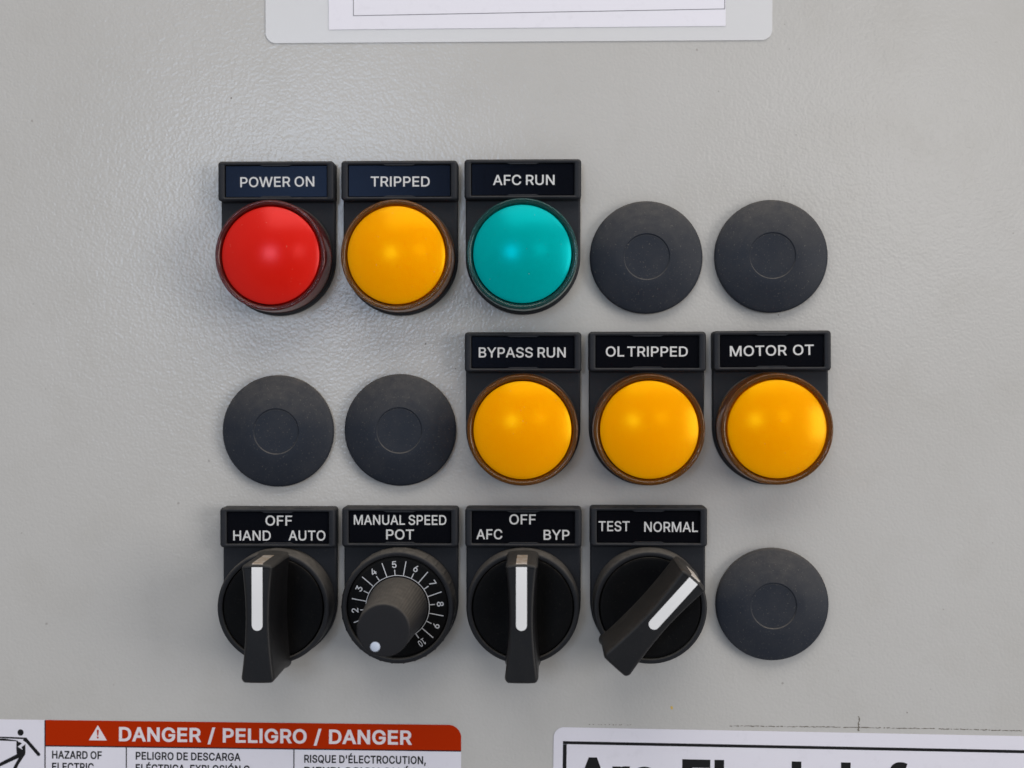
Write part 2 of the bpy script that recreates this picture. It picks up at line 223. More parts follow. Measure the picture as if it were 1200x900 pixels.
"m":[610,[[53,0,53,379,112,379,112,295,108,295,114,314,122,331,132,346,144,358,158,368,172,376,187,382,203,385,219,386,245,383,268,375,287,361,303,342,314,320,321,295,312,295,318,312,326,329,337,343,350,356,364,366,381,375,398,381,417,385,437,386,458,385,478,380,497,372,514,361,529,346,541,328,550,307,555,283,557,255,557,0,496,0,496,254,493,279,485,298,473,313,456,323,438,329,419,330,402,329,387,326,374,320,363,312,353,302,345,290,340,277,336,263,335,247,335,0,274,0,274,260,272,280,265,297,253,311,238,322,220,328,199,330,185,329,171,326,158,320,145,312,135,302,126,289,119,274,115,257,114,238,114,0]]],
"t":[227,[[204,379,204,327,6,327,6,379],[65,471,126,471,126,98,127,83,130,70,136,61,144,55,156,51,170,50,175,50,180,50,185,51,191,52,197,53,202,54,213,2,207,0,200,-2,192,-3,184,-3,176,-4,168,-4,138,-1,113,7,92,21,77,41,68,64,65,93]]],
"i":[167,[[53,0,53,379,114,379,114,0],[84,443,73,444,63,448,54,455,47,463,43,472,41,483,43,494,47,504,54,512,63,518,73,522,84,524,95,522,105,518,114,512,121,504,125,494,126,483,125,472,121,463,114,455,105,448,95,444]]]}

def grow(pts, d):
    n = len(pts); out = []
    for i in range(n):
        a, b, c = Vector(pts[i - 1]), Vector(pts[i]), Vector(pts[(i + 1) % n])
        e1 = (b - a); e2 = (c - b)
        if e1.length < 1e-9 or e2.length < 1e-9:
            out.append(tuple(b)); continue
        e1.normalize(); e2.normalize()
        n1 = Vector((-e1.y, e1.x)); n2 = Vector((-e2.y, e2.x))
        m = n1 + n2
        if m.length < 1e-6: m = n1.copy()
        m.normalize()
        out.append(tuple(b + m * (d / max(m.dot(n1), 0.6))))
    return out

def winding(p, loops):
    w = 0
    for c in loops:
        for (x0, y0), (x1, y1) in zip(c, c[1:] + c[:1]):
            if (y0 <= p.y) != (y1 <= p.y):
                if x0 + (p.y - y0) / (y1 - y0) * (x1 - x0) > p.x: w += 1 if y1 > y0 else -1
    return w

def text_into(bm, s, cx, cy, width, cap, w, bold=10.0, rot=0.0, gap=None, align='c', space=160.0):
    """flat letters centred on (cx, cy), fitted to a total width and a cap height in mm, at height w"""
    loops, x = [], 0.0
    for ch in s:
        if ch == ' ':
            x += gap if gap is not None else space; continue
        adv, conts = GLYPHS[ch]
        g = []
        for c in conts:
            pts = [(c[i], c[i + 1]) for i in range(0, len(c), 2)]
            g.append([(p[0] + x, p[1]) for p in grow(pts, bold)])
        loops.append(g)
        x += adv + bold * 0.9
    xs = [p[0] for g in loops for c in g for p in c]
    x0, x1 = min(xs), max(xs)
    sy = cap / (CAP + 2 * bold)
    sx = width / (x1 - x0) if width else sy
    ca, sa = math.cos(math.radians(rot)), math.sin(math.radians(rot))
    xm = (x0 + x1) / 2
    if align == 'l': xm = x0
    for g in loops:
        flat, edges = [], []
        for c in g:
            k0, n = len(flat), len(c)
            edges += [(k0 + i, k0 + (i + 1) % n) for i in range(n)]; flat += c
        res = delaunay_2d_cdt([Vector(p) for p in flat], edges, [], 0, 1e-3)
        flat = res[0]
        tris = [t for t in res[2] if winding(sum((flat[i] for i in t), Vector((0, 0))) / len(t), g)]
        vs = []
        for p in flat:
            a, b = (p[0] - xm) * sx, (p[1] - CAP / 2) * sy
            vs.append(bm.verts.new((cx + a * ca - b * sa, cy + a * sa + b * ca, w)))
        for t in tris:
            try: bm.faces.new([vs[i] for i in t])
            except ValueError: pass

def text_obj(name, lines, mat, parent, w, **kw):
    bm = bmesh.new()
    for l in lines:
        text_into(bm, *l[:5], w, **kw, **(l[5] if len(l) > 5 else {}))
    o = make_obj(name, bm, mat, parent, smooth=0)
    face_front(o)
    return o

def face_front(o):
    me = o.data
    for p in me.polygons:
        if p.normal.y > 0: p.flip()

# ------------------------------------------------------------------ materials
def new_mat(name):
    m = bpy.data.materials.new(name); m.use_nodes = True
    nt = m.node_tree
    return m, nt, nt.nodes["Principled BSDF"]

def node(nt, kind, **kw):
    n = nt.nodes.new(kind)
    for k, v in kw.items(): setattr(n, k, v)
    return n

def noise(nt, coord, scale, detail=3.0, rough=0.55):
    n = node(nt, "ShaderNodeTexNoise")
    n.inputs["Scale"].default_value = scale
    n.inputs["Detail"].default_value = detail
    n.inputs["Roughness"].default_value = rough
    nt.links.new(coord, n.inputs["Vector"])
    return n.outputs["Fac"]

def ramp(nt, fac, a, b, lo=0.0, hi=1.0):
    n = node(nt, "ShaderNodeMapRange")
    n.inputs["From Min"].default_value = a; n.inputs["From Max"].default_value = b
    n.inputs["To Min"].default_value = lo; n.inputs["To Max"].default_value = hi
    nt.links.new(fac, n.inputs["Value"])
    return n.outputs["Result"]

def mul(nt, a, b):
    n = node(nt, "ShaderNodeMath", operation='MULTIPLY')
    for i, x in enumerate((a, b)):
        if isinstance(x, (int, float)): n.inputs[i].default_value = x
        else: nt.links.new(x, n.inputs[i])
    return n.outputs[0]

def add(nt, a, b):
    n = node(nt, "ShaderNodeMath", operation='ADD'); n.use_clamp = True
    nt.links.new(a, n.inputs[0]); nt.links.new(b, n.inputs[1])
    return n.outputs[0]

def mix_col(nt, fac, a, b):
    n = node(nt, "ShaderNodeMix", data_type='RGBA')
    nt.links.new(fac, n.inputs["Factor"])
    for key, x in ((6, a), (7, b)):
        if isinstance(x, tuple): n.inputs[key].default_value = (*x, 1)
        else: nt.links.new(x, n.inputs[key])
    return n.outputs[2]

def bump(nt, bsdf, height, dist, strength=1.0):
    n = node(nt, "ShaderNodeBump")
    n.inputs["Distance"].default_value = dist; n.inputs["Strength"].default_value = strength
    nt.links.new(height, n.inputs["Height"]); nt.links.new(n.outputs[0], bsdf.inputs["Normal"])

def plain(name, col, rough, spec=0.5):
    m, nt, b = new_mat(name)
    b.inputs["Base Color"].default_value = (*col, 1)
    b.inputs["Roughness"].default_value = rough
    b.inputs["Specular IOR Level"].default_value = spec
    return m

def black_plastic(name, col, rough, dust=0.5, speck=0.5, dust_col=(0.175, 0.157, 0.135), grain=0.00001, spec=0.24, tint=(1.0, 1.0, 1.0), blot=(0.28, 0.66)):
    """moulded plastic with dust that has settled on what faces up, and stray specks"""
    m, nt, b = new_mat(name)
    geo = node(nt, "ShaderNodeNewGeometry"); pos = geo.outputs["Position"]
    sep = node(nt, "ShaderNodeSeparateXYZ"); nt.links.new(geo.outputs["True Normal"], sep.inputs[0])
    up = ramp(nt, sep.outputs["Z"], 0.02, 0.9)
    blotch = ramp(nt, noise(nt, pos, 420.0, 5.0, 0.7), blot[0], blot[1])
    settled = mul(nt, mul(nt, up, blotch), dust)
    film = mul(nt, ramp(nt, noise(nt, pos, 130.0, 4.0, 0.65), 0.42, 0.75), 0.05 * speck)
    dots = mul(nt, ramp(nt, noise(nt, pos, 2600.0, 1.0, 0.5), 0.67, 0.76), 0.32 * speck)
    fac = add(nt, add(nt, settled, film), dots)
    nt.links.new(mix_col(nt, fac, col, dust_col), b.inputs["Base Color"])
    nt.links.new(ramp(nt, fac, 0.0, 0.5, rough, 0.85), b.inputs["Roughness"])
    b.inputs["Specular IOR Level"].default_value = spec
    b.inputs["Specular Tint"].default_value = (*tint, 1)
    bump(nt, b, noise(nt, pos, 3200.0, 2.0), grain)
    return m

def painted_steel():
    m, nt, b = new_mat("powder coated steel")
    pos = node(nt, "ShaderNodeNewGeometry").outputs["Position"]
    big = noise(nt, pos, 9.0, 3.0)
    small = noise(nt, pos, 60.0, 4.0, 0.6)
    c1 = mix_col(nt, ramp(nt, big, 0.35, 0.65), (0.440, 0.430, 0.415), (0.468, 0.459, 0.448))
    c2 = mix_col(nt, mul(nt, ramp(nt, small, 0.5, 0.72), 0.22), c1, (0.38, 0.365, 0.34))
    dots = ramp(nt, noise(nt, pos, 620.0, 0.0), 0.865, 0.89)
    c3 = mix_col(nt, mul(nt, dots, 0.35), c2, (0.12, 0.10, 0.08))
    nt.links.new(c3, b.inputs["Base Color"])
    b.inputs["Roughness"].default_value = 0.21
    b.inputs["Specular IOR Level"].default_value = 0.3
    # orange peel: rounded bumps about a millimetre wide, of uneven height
    warp = node(nt, "ShaderNodeTexNoise"); warp.inputs["Scale"].default_value = 500.0; warp.inputs["Detail"].default_value = 1.0
    nt.links.new(pos, warp.inputs["Vector"])
    off = node(nt, "ShaderNodeVectorMath", operation='MULTIPLY_ADD')
    off.inputs[1].default_value = (0.0009, 0.0009, 0.0009)
    nt.links.new(warp.outputs["Color"], off.inputs[0]); nt.links.new(pos, off.inputs[2])
    peel = node(nt, "ShaderNodeTexVoronoi", feature='SMOOTH_F1')
    peel.inputs["Scale"].default_value = 1280.0; peel.inputs["Smoothness"].default_value = 0.75
    nt.links.new(off.outputs[0], peel.inputs["Vector"])
    h = mul(nt, peel.outputs["Distance"], -1.0)
    hh = node(nt, "ShaderNodeMath", operation='ADD')
    nt.links.new(h, hh.inputs[0]); nt.links.new(mul(nt, noise(nt, pos, 420.0, 2.0), 0.9), hh.inputs[1])
    bump(nt, b, hh.outputs[0], 0.000046)
    return m

def lens_plastic(name, col, deep, tint):
    m, nt, b = new_mat(name)
    pos = node(nt, "ShaderNodeNewGeometry").outputs["Position"]
    f = ramp(nt, noise(nt, pos, 70.0, 3.0), 0.3, 0.7)
    dots = mul(nt, ramp(nt, noise(nt, pos, 1500.0, 1.0), 0.75, 0.82), 0.25)
    rnd = node(nt, "ShaderNodeObjectInfo").outputs["Random"]      # no two mouldings quite alike
    base = mix_col(nt, add(nt, mul(nt, f, 0.5), mul(nt, rnd, 0.6)), col, deep)
    nt.links.new(mix_col(nt, dots, base, (0.5, 0.36, 0.26)), b.inputs["Base Color"])
    b.inputs["Roughness"].default_value = 0.25
    b.inputs["Specular IOR Level"].default_value = 0.85
    b.inputs["Specular Tint"].default_value = (*tint, 1)
    b.inputs["Subsurface Weight"].default_value = 0.8
    b.inputs["Subsurface Radius"].default_value = (1.0, 1.0, 1.0)
    b.inputs["Subsurface Scale"].default_value = 0.0035
    bump(nt, b, noise(nt, pos, 1800.0, 2.0), 0.000006)
    return m

def clear_plastic(name, tint):
    m, nt, b = new_mat(name)
    b.inputs["Base Color"].default_value = (*tint, 1)
    b.inputs["Transmission Weight"].default_value = 0.9
    b.inputs["Specular IOR Level"].default_value = 0.3
    b.inputs["Roughness"].default_value = 0.12
    b.inputs["IOR"].default_value = 1.36
    return m

def film_mat():
    m, nt, b = new_mat("laminating film")
    b.inputs["Base Color"].default_value = (0.80, 0.80, 0.82, 1)
    b.inputs["Roughness"].default_value = 0.25
    b.inputs["Alpha"].default_value = 0.62
    return m

def paper_mat(name, col, rough):
    m, nt, b = new_mat(name)
    pos = node(nt, "ShaderNodeNewGeometry").outputs["Position"]
    f = mul(nt, ramp(nt, noise(nt, pos, 260.0, 5.0, 0.7), 0.55, 0.8), 0.3)
    nt.links.new(mix_col(nt, f, col, tuple(c * 0.72 for c in col)), b.inputs["Base Color"])
    b.inputs["Roughness"].default_value = rough
    bump(nt, b, noise(nt, pos, 700.0, 2.0), 0.00001)
    return m

M = {
    'panel': painted_steel(),
    'holder': black_plastic("charcoal moulded plastic", (0.012, 0.0135, 0.018), 0.55, dust=0.28, speck=0.35),
    'bezel': black_plastic("dusty black bezel plastic", (0.011, 0.0115, 0.014), 0.5, dust=0.7, speck=0.3, blot=(0.0, 0.75)),
    'dial': black_plastic("glossy black dial plastic", (0.0012, 0.0012, 0.0016), 0.5, dust=0.2, speck=0.2, spec=0.10),
    'handle': black_plastic("black handle plastic", (0.0035, 0.0035, 0.0045), 0.45, dust=0.26, speck=0.3, spec=0.32, blot=(-0.2, 0.75)),
    'knob': black_plastic("soft black knob plastic", (0.008, 0.008, 0.010), 0.6, dust=0.62, speck=0.15, blot=(-0.3, 0.72)),
    'plug': black_plastic("matt black plug plastic", (0.0135, 0.017, 0.026), 0.52, dust=0.85, speck=1.0, blot=(0.1, 0.75)),
    'insert': black_plastic("engraved black laminate", (0.003, 0.003, 0.004), 0.22, dust=0.0, speck=0.06, grain=0.000001, spec=0.075, tint=(0.45, 0.62, 1.0)),
    'engraving': plain("engraved white lettering", (0.56, 0.56, 0.56), 0.6),
    'white': plain("white index paint", (0.74, 0.74, 0.75), 0.45),
    'grey_print': plain("light grey dial print", (0.50, 0.51, 0.54), 0.6),
    'blue_white': plain("pale blue white dot", (0.45, 0.50, 0.60), 0.5),
    'red_lens': lens_plastic("red lens", (0.68, 0.013, 0.005), (0.62, 0.010, 0.004), (1.0, 0.19, 0.20)),
    'amber_lens': lens_plastic("amber lens", (0.92, 0.365, 0.0), (0.87, 0.335, 0.0), (1.0, 0.74, 0.01)),
    'green_lens': lens_plastic("teal green lens", (0.0, 0.355, 0.35), (0.0, 0.335, 0.33), (0.0, 0.9, 1.0)),
    'red_rim': clear_plastic("clear red rim", (0.46, 0.05, 0.04)),
    'amber_rim': clear_plastic("clear amber rim", (0.66, 0.26, 0.03)),
    'green_rim': clear_plastic("clear green rim", (0.06, 0.34, 0.32)),
    'sticker': paper_mat("white vinyl", (0.665, 0.65, 0.72), 0.5),
    'paper': paper_mat("white paper", (0.71, 0.695, 0.76), 0.6),
    'film': film_mat(),
    'danger_red': plain("orange red print", (0.37, 0.020, 0.0), 0.6, 0.05),
    'print_black': plain("black print", (0.006, 0.006, 0.007), 0.6, 0.2),
    'line_grey': plain("grey print line", (0.16, 0.16, 0.18), 0.7),
    'pencil': plain("graphite and grime", (0.13, 0.115, 0.095), 0.7),
    'yellow_fleck': plain("yellow fleck", (0.55, 0.38, 0.08), 0.6),
    'band_text': plain("white band print", (0.66, 0.60, 0.63), 0.5),
}

# ------------------------------------------------------------------ the panel
bm = bmesh.new()
prism(bm, rrect(-10, 0, 640, 560, 6), -20, 0.0, bev=3.0)
panel = make_obj("wall_panel", bm, M['panel'])
panel["kind"] = "structure"
panel["label"] = "light grey powder coated steel panel with orange peel texture"

def grime_ribbon(bm, pts, wd, h, step=0.35, gap=0.0):
    """thin uneven smear along a polyline, in mm"""
    for (x0, y0), (x1, y1) in zip(pts, pts[1:]):
        d = Vector((x1 - x0, y1 - y0)); n = max(1, int(d.length / step)); d.normalize(); nn = Vector((-d.y, d.x))
        prev = None
        for i in range(n + 1):
            c = Vector((x0, y0)) + d * min(i * step, 1e9)
            t = wd * random.uniform(0.25, 1.0); j = random.uniform(-0.3, 0.3) * wd
            a = bm.verts.new((*(c + nn * (j + t / 2)), h)); b = bm.verts.new((*(c + nn * (j - t / 2)), h))
            if prev and random.random() > gap: bm.faces.new((prev[0], prev[1], b, a))
            prev = (a, b)

bm = bmesh.new()
grime_ribbon(bm, [P(855, 850.5), P(1004, 852.5), P(1100, 854), P(1199, 856.5)], 0.30, 0.03, gap=0.12)
grime_ribbon(bm, [P(690, 849), P(746, 849.5)], 0.22, 0.03, gap=0.5)
grime_ribbon(bm, [P(1006.5, 838), P(1006, 857)], 0.55, 0.035, gap=0.1)
o = make_obj("pencil_line", bm, M['pencil'], panel, smooth=0); face_front(o)
for px, py, r, mt in ((787, 829, 0.40, 'yellow_fleck'), (499, 403, 0.20, 'pencil'), (534, 432, 0.16, 'pencil'),
                      (1063, 835, 0.14, 'pencil'), (271, 115, 0.22, 'pencil'), (842, 107, 0.12, 'pencil'), (912, 369, 0.16, 'pencil')):
    bm = bmesh.new()
    u, v = P(px, py)
    prism(bm, [(u + r * random.uniform(0.6, 1.1) * math.cos(a), v + r * 1.3 * random.uniform(0.6, 1.1) * math.sin(a))
               for a in [k * math.pi / 4 for k in range(8)]], 0.0, 0.05)
    make_obj("dirt_speck", bm, M[mt], panel, smooth=0)

# ------------------------------------------------------------------ shared builders
TOP, FW, FH = 25.1, 30.3, 10.4                # legend frame: top edge over the axis, width, height
FCY = TOP - FH / 2

def legend_holder(parent):
    bm = bmesh.new()
    r = 15.0
    out = [(r * math.cos(a), r * math.sin(a)) for a in [math.pi + math.pi * k / 48 for k in range(49)]]
    out += [(r, TOP - 1.2), (-r, TOP - 1.2)]
    prism(bm, out, 0.02, 2.6, bev=0.5)
    o_ = rrect(0, FCY, FW, FH, 0.9); i_ = rrect(0, FCY, 26.9, 8.5, 0.25)
    f1 = inset_poly(o_, 0.25); f2 = inset_poly(o_, 0.55)
    loft(bm, [[(x, y, 0.03) for x, y in o_], [(x, y, 4.9) for x, y in o_], [(x, y, 5.35) for x, y in f1],
              [(x, y, 5.5) for x, y in f2], [(x, y, 5.5) for x, y in inset_poly(i_, -0.3)], [(x, y, 5.3) for x, y in i_],
              [(x, y, 4.2) for x, y in i_]], cap0=False, cap1=True)
    for s in (1, -1):                          # the two retaining lips over the insert
        e = FCY + s * 4.30
        lip = [(-4.4, e), (4.4, e), (3.4, e - s * 0.42), (-3.4, e - s * 0.42)]
        if s > 0: lip = lip[::-1]
        prism(bm, lip, 4.75, 5.36, bev=0.08, seg=1)
    return make_obj("legend_holder", bm, M['holder'], parent)

def legend_plate(parent, lines, tilt=0.0):
    bm = bmesh.new()
    prism(bm, rrect(0, FCY, 26.6, 8.2, 0.2), 4.0, 4.70, bev=0.12, seg=2)
    pl = make_obj("legend_plate", bm, M['insert'], parent)
    bm = bmesh.new()
    for (s, du, dv, wd, cap, *kw) in lines:
        text_into(bm, s, du, FCY + dv, wd, cap, 4.735, bold=10.0, rot=tilt, **(kw[0] if kw else {}))
    t = make_obj("lettering", bm, M['engraving'], pl, smooth=0); face_front(t)
    return pl

def dome_profile():
    R, r = 30.0, 12.35
    edge = 12.3
    prof = [(0.0, 8.4), (12.5, 8.4), (12.5, edge - 0.25), (12.46, edge - 0.08)]
    top0 = math.sqrt(R * R - r * r)
    for k in range(0, 15):
        rr = r * (1 - k / 14)
        prof.append((rr if rr > 1e-4 else 0.0, edge + math.sqrt(R * R - rr * rr) - top0))
    return prof

def make_pilot(px, py, color, lines, label, tilt=0.0, holder_tilt=0.0, dv=0.0):
    u, v = P(px, py, 2.5)
    t = empty("pilot_light", u, v, label, "pilot light", "round pilot lights on the panel", rot=holder_tilt)
    legend_holder(t)
    legend_plate(t, lines, tilt)
    bm = bmesh.new()
    lathe(bm, [(14.55, 2.4), (14.55, 3.6), (14.3, 3.9), (12.5, 3.9), (12.5, 8.2), (9.0, 8.2)])
    make_obj("bezel", bm, M['bezel'], t)
    bm = bmesh.new()
    lathe(bm, dome_profile())
    ln = make_obj("lens", bm, M[color + '_lens'], t)
    bm = bmesh.new()
    prof = [(12.78, 4.0), (14.4, 4.0), (14.33, 7.0), (14.14, 12.2)]
    prof += arc(13.64, 12.35, 0.5, 0, 90, 4)[1:]
    prof += [(13.2, 12.72), (12.86, 12.3), (12.78, 12.0), (12.78, 4.0)]
    lathe(bm, prof)
    bmesh.ops.remove_doubles(bm, verts=bm.verts, dist=1e-5)
    make_obj("lens_rim", bm, M[color + '_rim'], ln)
    return t

def make_plug(px, py, label):
    u, v = P(px, py, 2.5)
    bm = bmesh.new()
    prof = [(13.6, 0.02), (13.6, 0.5), (14.5, 0.65), (14.72, 1.0), (14.72, 1.7), (14.6, 2.05), (14.2, 2.3), (13.2, 2.7), (11.0, 3.45), (8.6, 4.1), (6.15, 4.6), (6.0, 4.58), (5.88, 4.36), (5.74, 4.3),
            (5.6, 4.33), (5.4, 4.32), (3.0, 4.36), (0.0, 4.38)]
    lathe(bm, prof)
    o = make_obj("blanking_plug", bm, M['plug'], None, smooth=40)
    o.location = (u * MM, 0, v * MM)
    o.rotation_euler = (0, random.uniform(0, 6.28), 0)
    o["label"] = label; o["category"] = "blanking plug"; o["group"] = "black blanking plugs in unused panel holes"
    return o

def bezel_part(parent, knurl=False):
    bm = bmesh.new()
    prof = [(14.55, 2.4), (14.6, 4.5), (14.5, 10.6)] + arc(13.95, 10.75, 0.5, 0, 90, 4) + [(13.45, 11.25), (13.15, 11.1), (13.12, 8.6), (11.0, 8.6)]
    def bumps(j, a):
        return 0.13 * max(0.0, math.cos(a * 30)) ** 6 if knurl and 1 <= j <= 2 else 0.0
    lathe(bm, prof, n=360 if knurl else 128, mod=bumps)
    return make_obj("bezel", bm, M['bezel'], parent)

def make_selector(px, py, ang, lines, label, tilt=0.0):
    u, v = P(px, py, 2.5)
    t = empty("selector_switch", u, v, label, "selector switch", "black selector switches in the bottom row")
    legend_holder(t)
    legend_plate(t, lines, tilt)
    bezel_part(t)
    bm = bmesh.new()
    prof = [(12.85, 8.7), (12.85, 10.9), (12.7, 11.15), (12.2, 11.2), (9.0, 10.95), (5.0, 10.7), (0.0, 10.6)]
    lathe(bm, prof)
    make_obj("dial", bm, M['dial'], t)
    # handle: a waisted bar across the dial, standing 30 mm off the panel
    def half(y): return 3.02 + 1.05 * (abs(y - 0.8) / 14.2) ** 1.8
    L = 14.2
    out = []
    LB = 15.1
    ys = [-LB + 1.4 + (L + LB - 2.8) * k / 16 for k in range(17)]
    out += [(half(y), y) for y in ys]
    for k in range(1, 5):
        a = math.radians(90 * k / 5); out.append((half(L) - 1.3 + 1.3 * math.cos(a), L - 1.4 + 1.2 * math.sin(a)))
    out += [(2.0, L - 0.06), (0.9, L), (-0.9, L), (-2.0, L - 0.06)]
    for k in range(1, 5):
        a = math.radians(90 + 90 * k / 5); out.append((-half(L) + 1.3 + 1.3 * math.cos(a), L - 1.4 + 1.2 * math.sin(a)))
    out += [(-half(y), y) for y in reversed(ys)]
    for k in range(1, 5):
        a = math.radians(180 + 90 * k / 5); out.append((-half(LB) + 1.3 + 1.3 * math.cos(a), -LB + 1.4 + 1.4 * math.sin(a)))
    out += [(-1.6, -LB), (1.6, -LB)]
    for k in range(1, 5):
        a = math.radians(270 + 90 * k / 5); out.append((half(LB) - 1.3 + 1.3 * math.cos(a), -LB + 1.4 + 1.4 * math.sin(a)))
    rings = []
    for ins, w in ((-0.5, 10.4), (-0.28, 11.6), (-0.08, 13.2), (0.0, 15.0), (0.0, 22.0), (0.02, 28.8), (0.10, 29.35), (0.27, 29.75), (0.5, 29.94), (0.8, 30.0)):
        rings.append([(x, y, w) for x, y in inset_poly(out, ins)])
    bm = bmesh.new()
    loft(bm, rings)
    h = make_obj("handle", bm, M['handle'], t, smooth=40)
    bm = bmesh.new()
    hw = 1.32
    path = [(-0.8, 30.06), (4.0, 30.06), (13.1, 30.06), (13.72, 29.90), (14.10, 29.5), (14.24, 28.9), (14.27, 22.0), (14.30, 16.0)]
    rows = [(bm.verts.new((-hw, y, w)), bm.verts.new((hw, y, w))) for y, w in path]
    for a, b in zip(rows, rows[1:]): bm.faces.new((a[0], a[1], b[1], b[0]))
    tip = [bm.verts.new((hw * math.cos(a), -0.8 - hw * math.sin(a), 30.06)) for a in [math.pi * k / 10 for k in range(1, 10)]]
    bm.faces.new([rows[0][0], *reversed(tip), rows[0][1]])
    ix = make_obj("index_mark", bm, M['white_dusty'], h, smooth=60)
    sk = ix.data.polygons
    for p in sk:
        if p.normal.y > 0.2 or p.normal.z < -0.2: p.flip()
    h.rotation_euler = (0, math.radians(ang), 0)
    return t

def make_dial(px, py, lines, label, tilt=0.0):
    u, v = P(px, py, 2.5)
    t = empty("speed_dial", u, v, label, "dial")
    legend_holder(t)
    legend_plate(t, lines, tilt)
    bezel_part(t, knurl=True)
    bm = bmesh.new()
    lathe(bm, [(12.9, 8.7), (12.9, 10.4), (12.2, 10.62), (0.0, 10.62)])
    dp = make_obj("dial_plate", bm, M['dial'], t)
    bm = bmesh.new()
    w = 10.66
    def ring(r0, r1, n=96):
        a_ = [bm.verts.new((r0 * math.cos(2 * math.pi * i / n), r0 * math.sin(2 * math.pi * i / n), w)) for i in range(n)]
        b_ = [bm.verts.new((r1 * math.cos(2 * math.pi * i / n), r1 * math.sin(2 * math.pi * i / n), w)) for i in range(n)]
        for i in range(n): bm.faces.new((a_[i], b_[i], b_[(i + 1) % n], a_[(i + 1) % n]))
    ring(8.08, 8.26)
    Z0 = -154.5
    def tick(deg, r0, r1, hw):
        a = math.radians(deg); d = Vector((math.sin(a), math.cos(a))); n = Vector((d.y, -d.x)) * hw
        bm.faces.new([bm.verts.new((*q, w + 0.01)) for q in (d * r0 - n, d * r0 + n, d * r1 + n, d * r1 - n)])
    for k in range(11):
        tick(Z0 + 30 * k, 8.2, 9.65, 0.125)
        if k < 10: tick(Z0 + 15 + 30 * k, 8.2, 12.0, 0.125)
    o = make_obj("scale_marks", bm, M['grey_print'], dp, smooth=0); face_front(o)
    for k in range(11):
        bm = bmesh.new()
        a = math.radians(Z0 + 30 * k)
        text_into(bm, str(k), 11.0 * math.sin(a), 11.0 * math.cos(a), 1.75 if k == 10 else None, 1.75, w + 0.01, bold=14.0, rot=-(Z0 + 30 * k))
        o = make_obj("numeral", bm, M['grey_print'], dp, smooth=0); face_front(o)
    bm = bmesh.new()
    prof = [(7.7, 10.66), (7.75, 11.2), (7.6, 13.0), (6.35, 39.6)] + arc(5.85, 39.9, 0.5, 0, 90, 5) + [(4.0, 40.42), (0.0, 40.45)]
    def flutes(j, a):
        return 0.03 * math.cos(a * 60) if 1 <= j <= 3 else 0.0
    lathe(bm, prof, n=288, mod=flutes)
    kn = make_obj("knob", bm, M['knob'], t, smooth=50)
    bm = bmesh.new()
    a = math.radians(Z0 + 1)
    lathe(bm, [(1.15, 40.3), (1.15, 40.50), (0.9, 40.62), (0.0, 40.66)], n=32, cx=4.35 * math.sin(a), cy=4.35 * math.cos(a))
    make_obj("pointer_dot", bm, M['blue_white'], kn)
    return t

def white_dusty():
    m, nt, b = new_mat("white index inlay with dust on its end")
    geo = node(nt, "ShaderNodeNewGeometry"); pos = geo.outputs["Position"]
    sep = node(nt, "ShaderNodeSeparateXYZ"); nt.links.new(geo.outputs["True Normal"], sep.inputs[0])
    up = mul(nt, ramp(nt, sep.outputs["Z"], 0.3, 0.9), ramp(nt, noise(nt, pos, 500.0, 4.0, 0.7), 0.2, 0.6, 0.45, 0.95))
    nt.links.new(mix_col(nt, up, (0.66, 0.66, 0.67), (0.27, 0.20, 0.13)), b.inputs["Base Color"])
    b.inputs["Roughness"].default_value = 0.5
    return m
M['white_dusty'] = white_dusty()

# ------------------------------------------------------------------ top row
R1, R2, R3 = 303.0, 502.0, 705.5
CH = 2.62
make_pilot(326.0, R1, 'red', [("POWER ON", 0.25, -0.1, 19.4, CH)], "red domed pilot light under the POWER ON nameplate", tilt=0.4)
make_pilot(469.3, R1 - 0.4, 'amber', [("TRIPPED", 0.2, -0.15, 15.4, CH)], "amber domed pilot light under the TRIPPED nameplate, between the red and teal lights", tilt=-0.2)
make_pilot(612.8, R1 - 1.8, 'green', [("AFC RUN", 0.25, -0.1, 16.0, CH, dict(space=150))], "teal green domed pilot light under the AFC RUN nameplate", tilt=0.0)
make_plug(757.3, 301.5, "black round blanking plug just right of the teal pilot light")
make_plug(904.0, 300.2, "black round blanking plug at right end of top row, above the MOTOR OT light")
# middle row
make_plug(325.3, 505.2, "black round blanking plug at the left end of the middle row, below the red light")
make_plug(468.8, 504.0, "black round blanking plug between another plug and the BYPASS RUN light")
make_pilot(613.0, R2, 'amber', [("BYPASS RUN", -0.2, -0.05, 22.6, CH, dict(space=150))], "amber domed pilot light under the BYPASS RUN nameplate, below the teal light")
make_pilot(757.5, R2 - 0.4, 'amber', [("OL TRIPPED", -0.1, 0.05, 21.2, CH, dict(space=90))], "amber domed pilot light under the OL TRIPPED nameplate, middle one of its row")
make_pilot(903.0, R2 - 1.2, 'amber', [("MOTOR OT", 0.0, 0.1, 21.6, CH + .05, dict(space=230))], "amber domed pilot light under the MOTOR OT nameplate, rightmost of its row", tilt=0.8, holder_tilt=0.3)
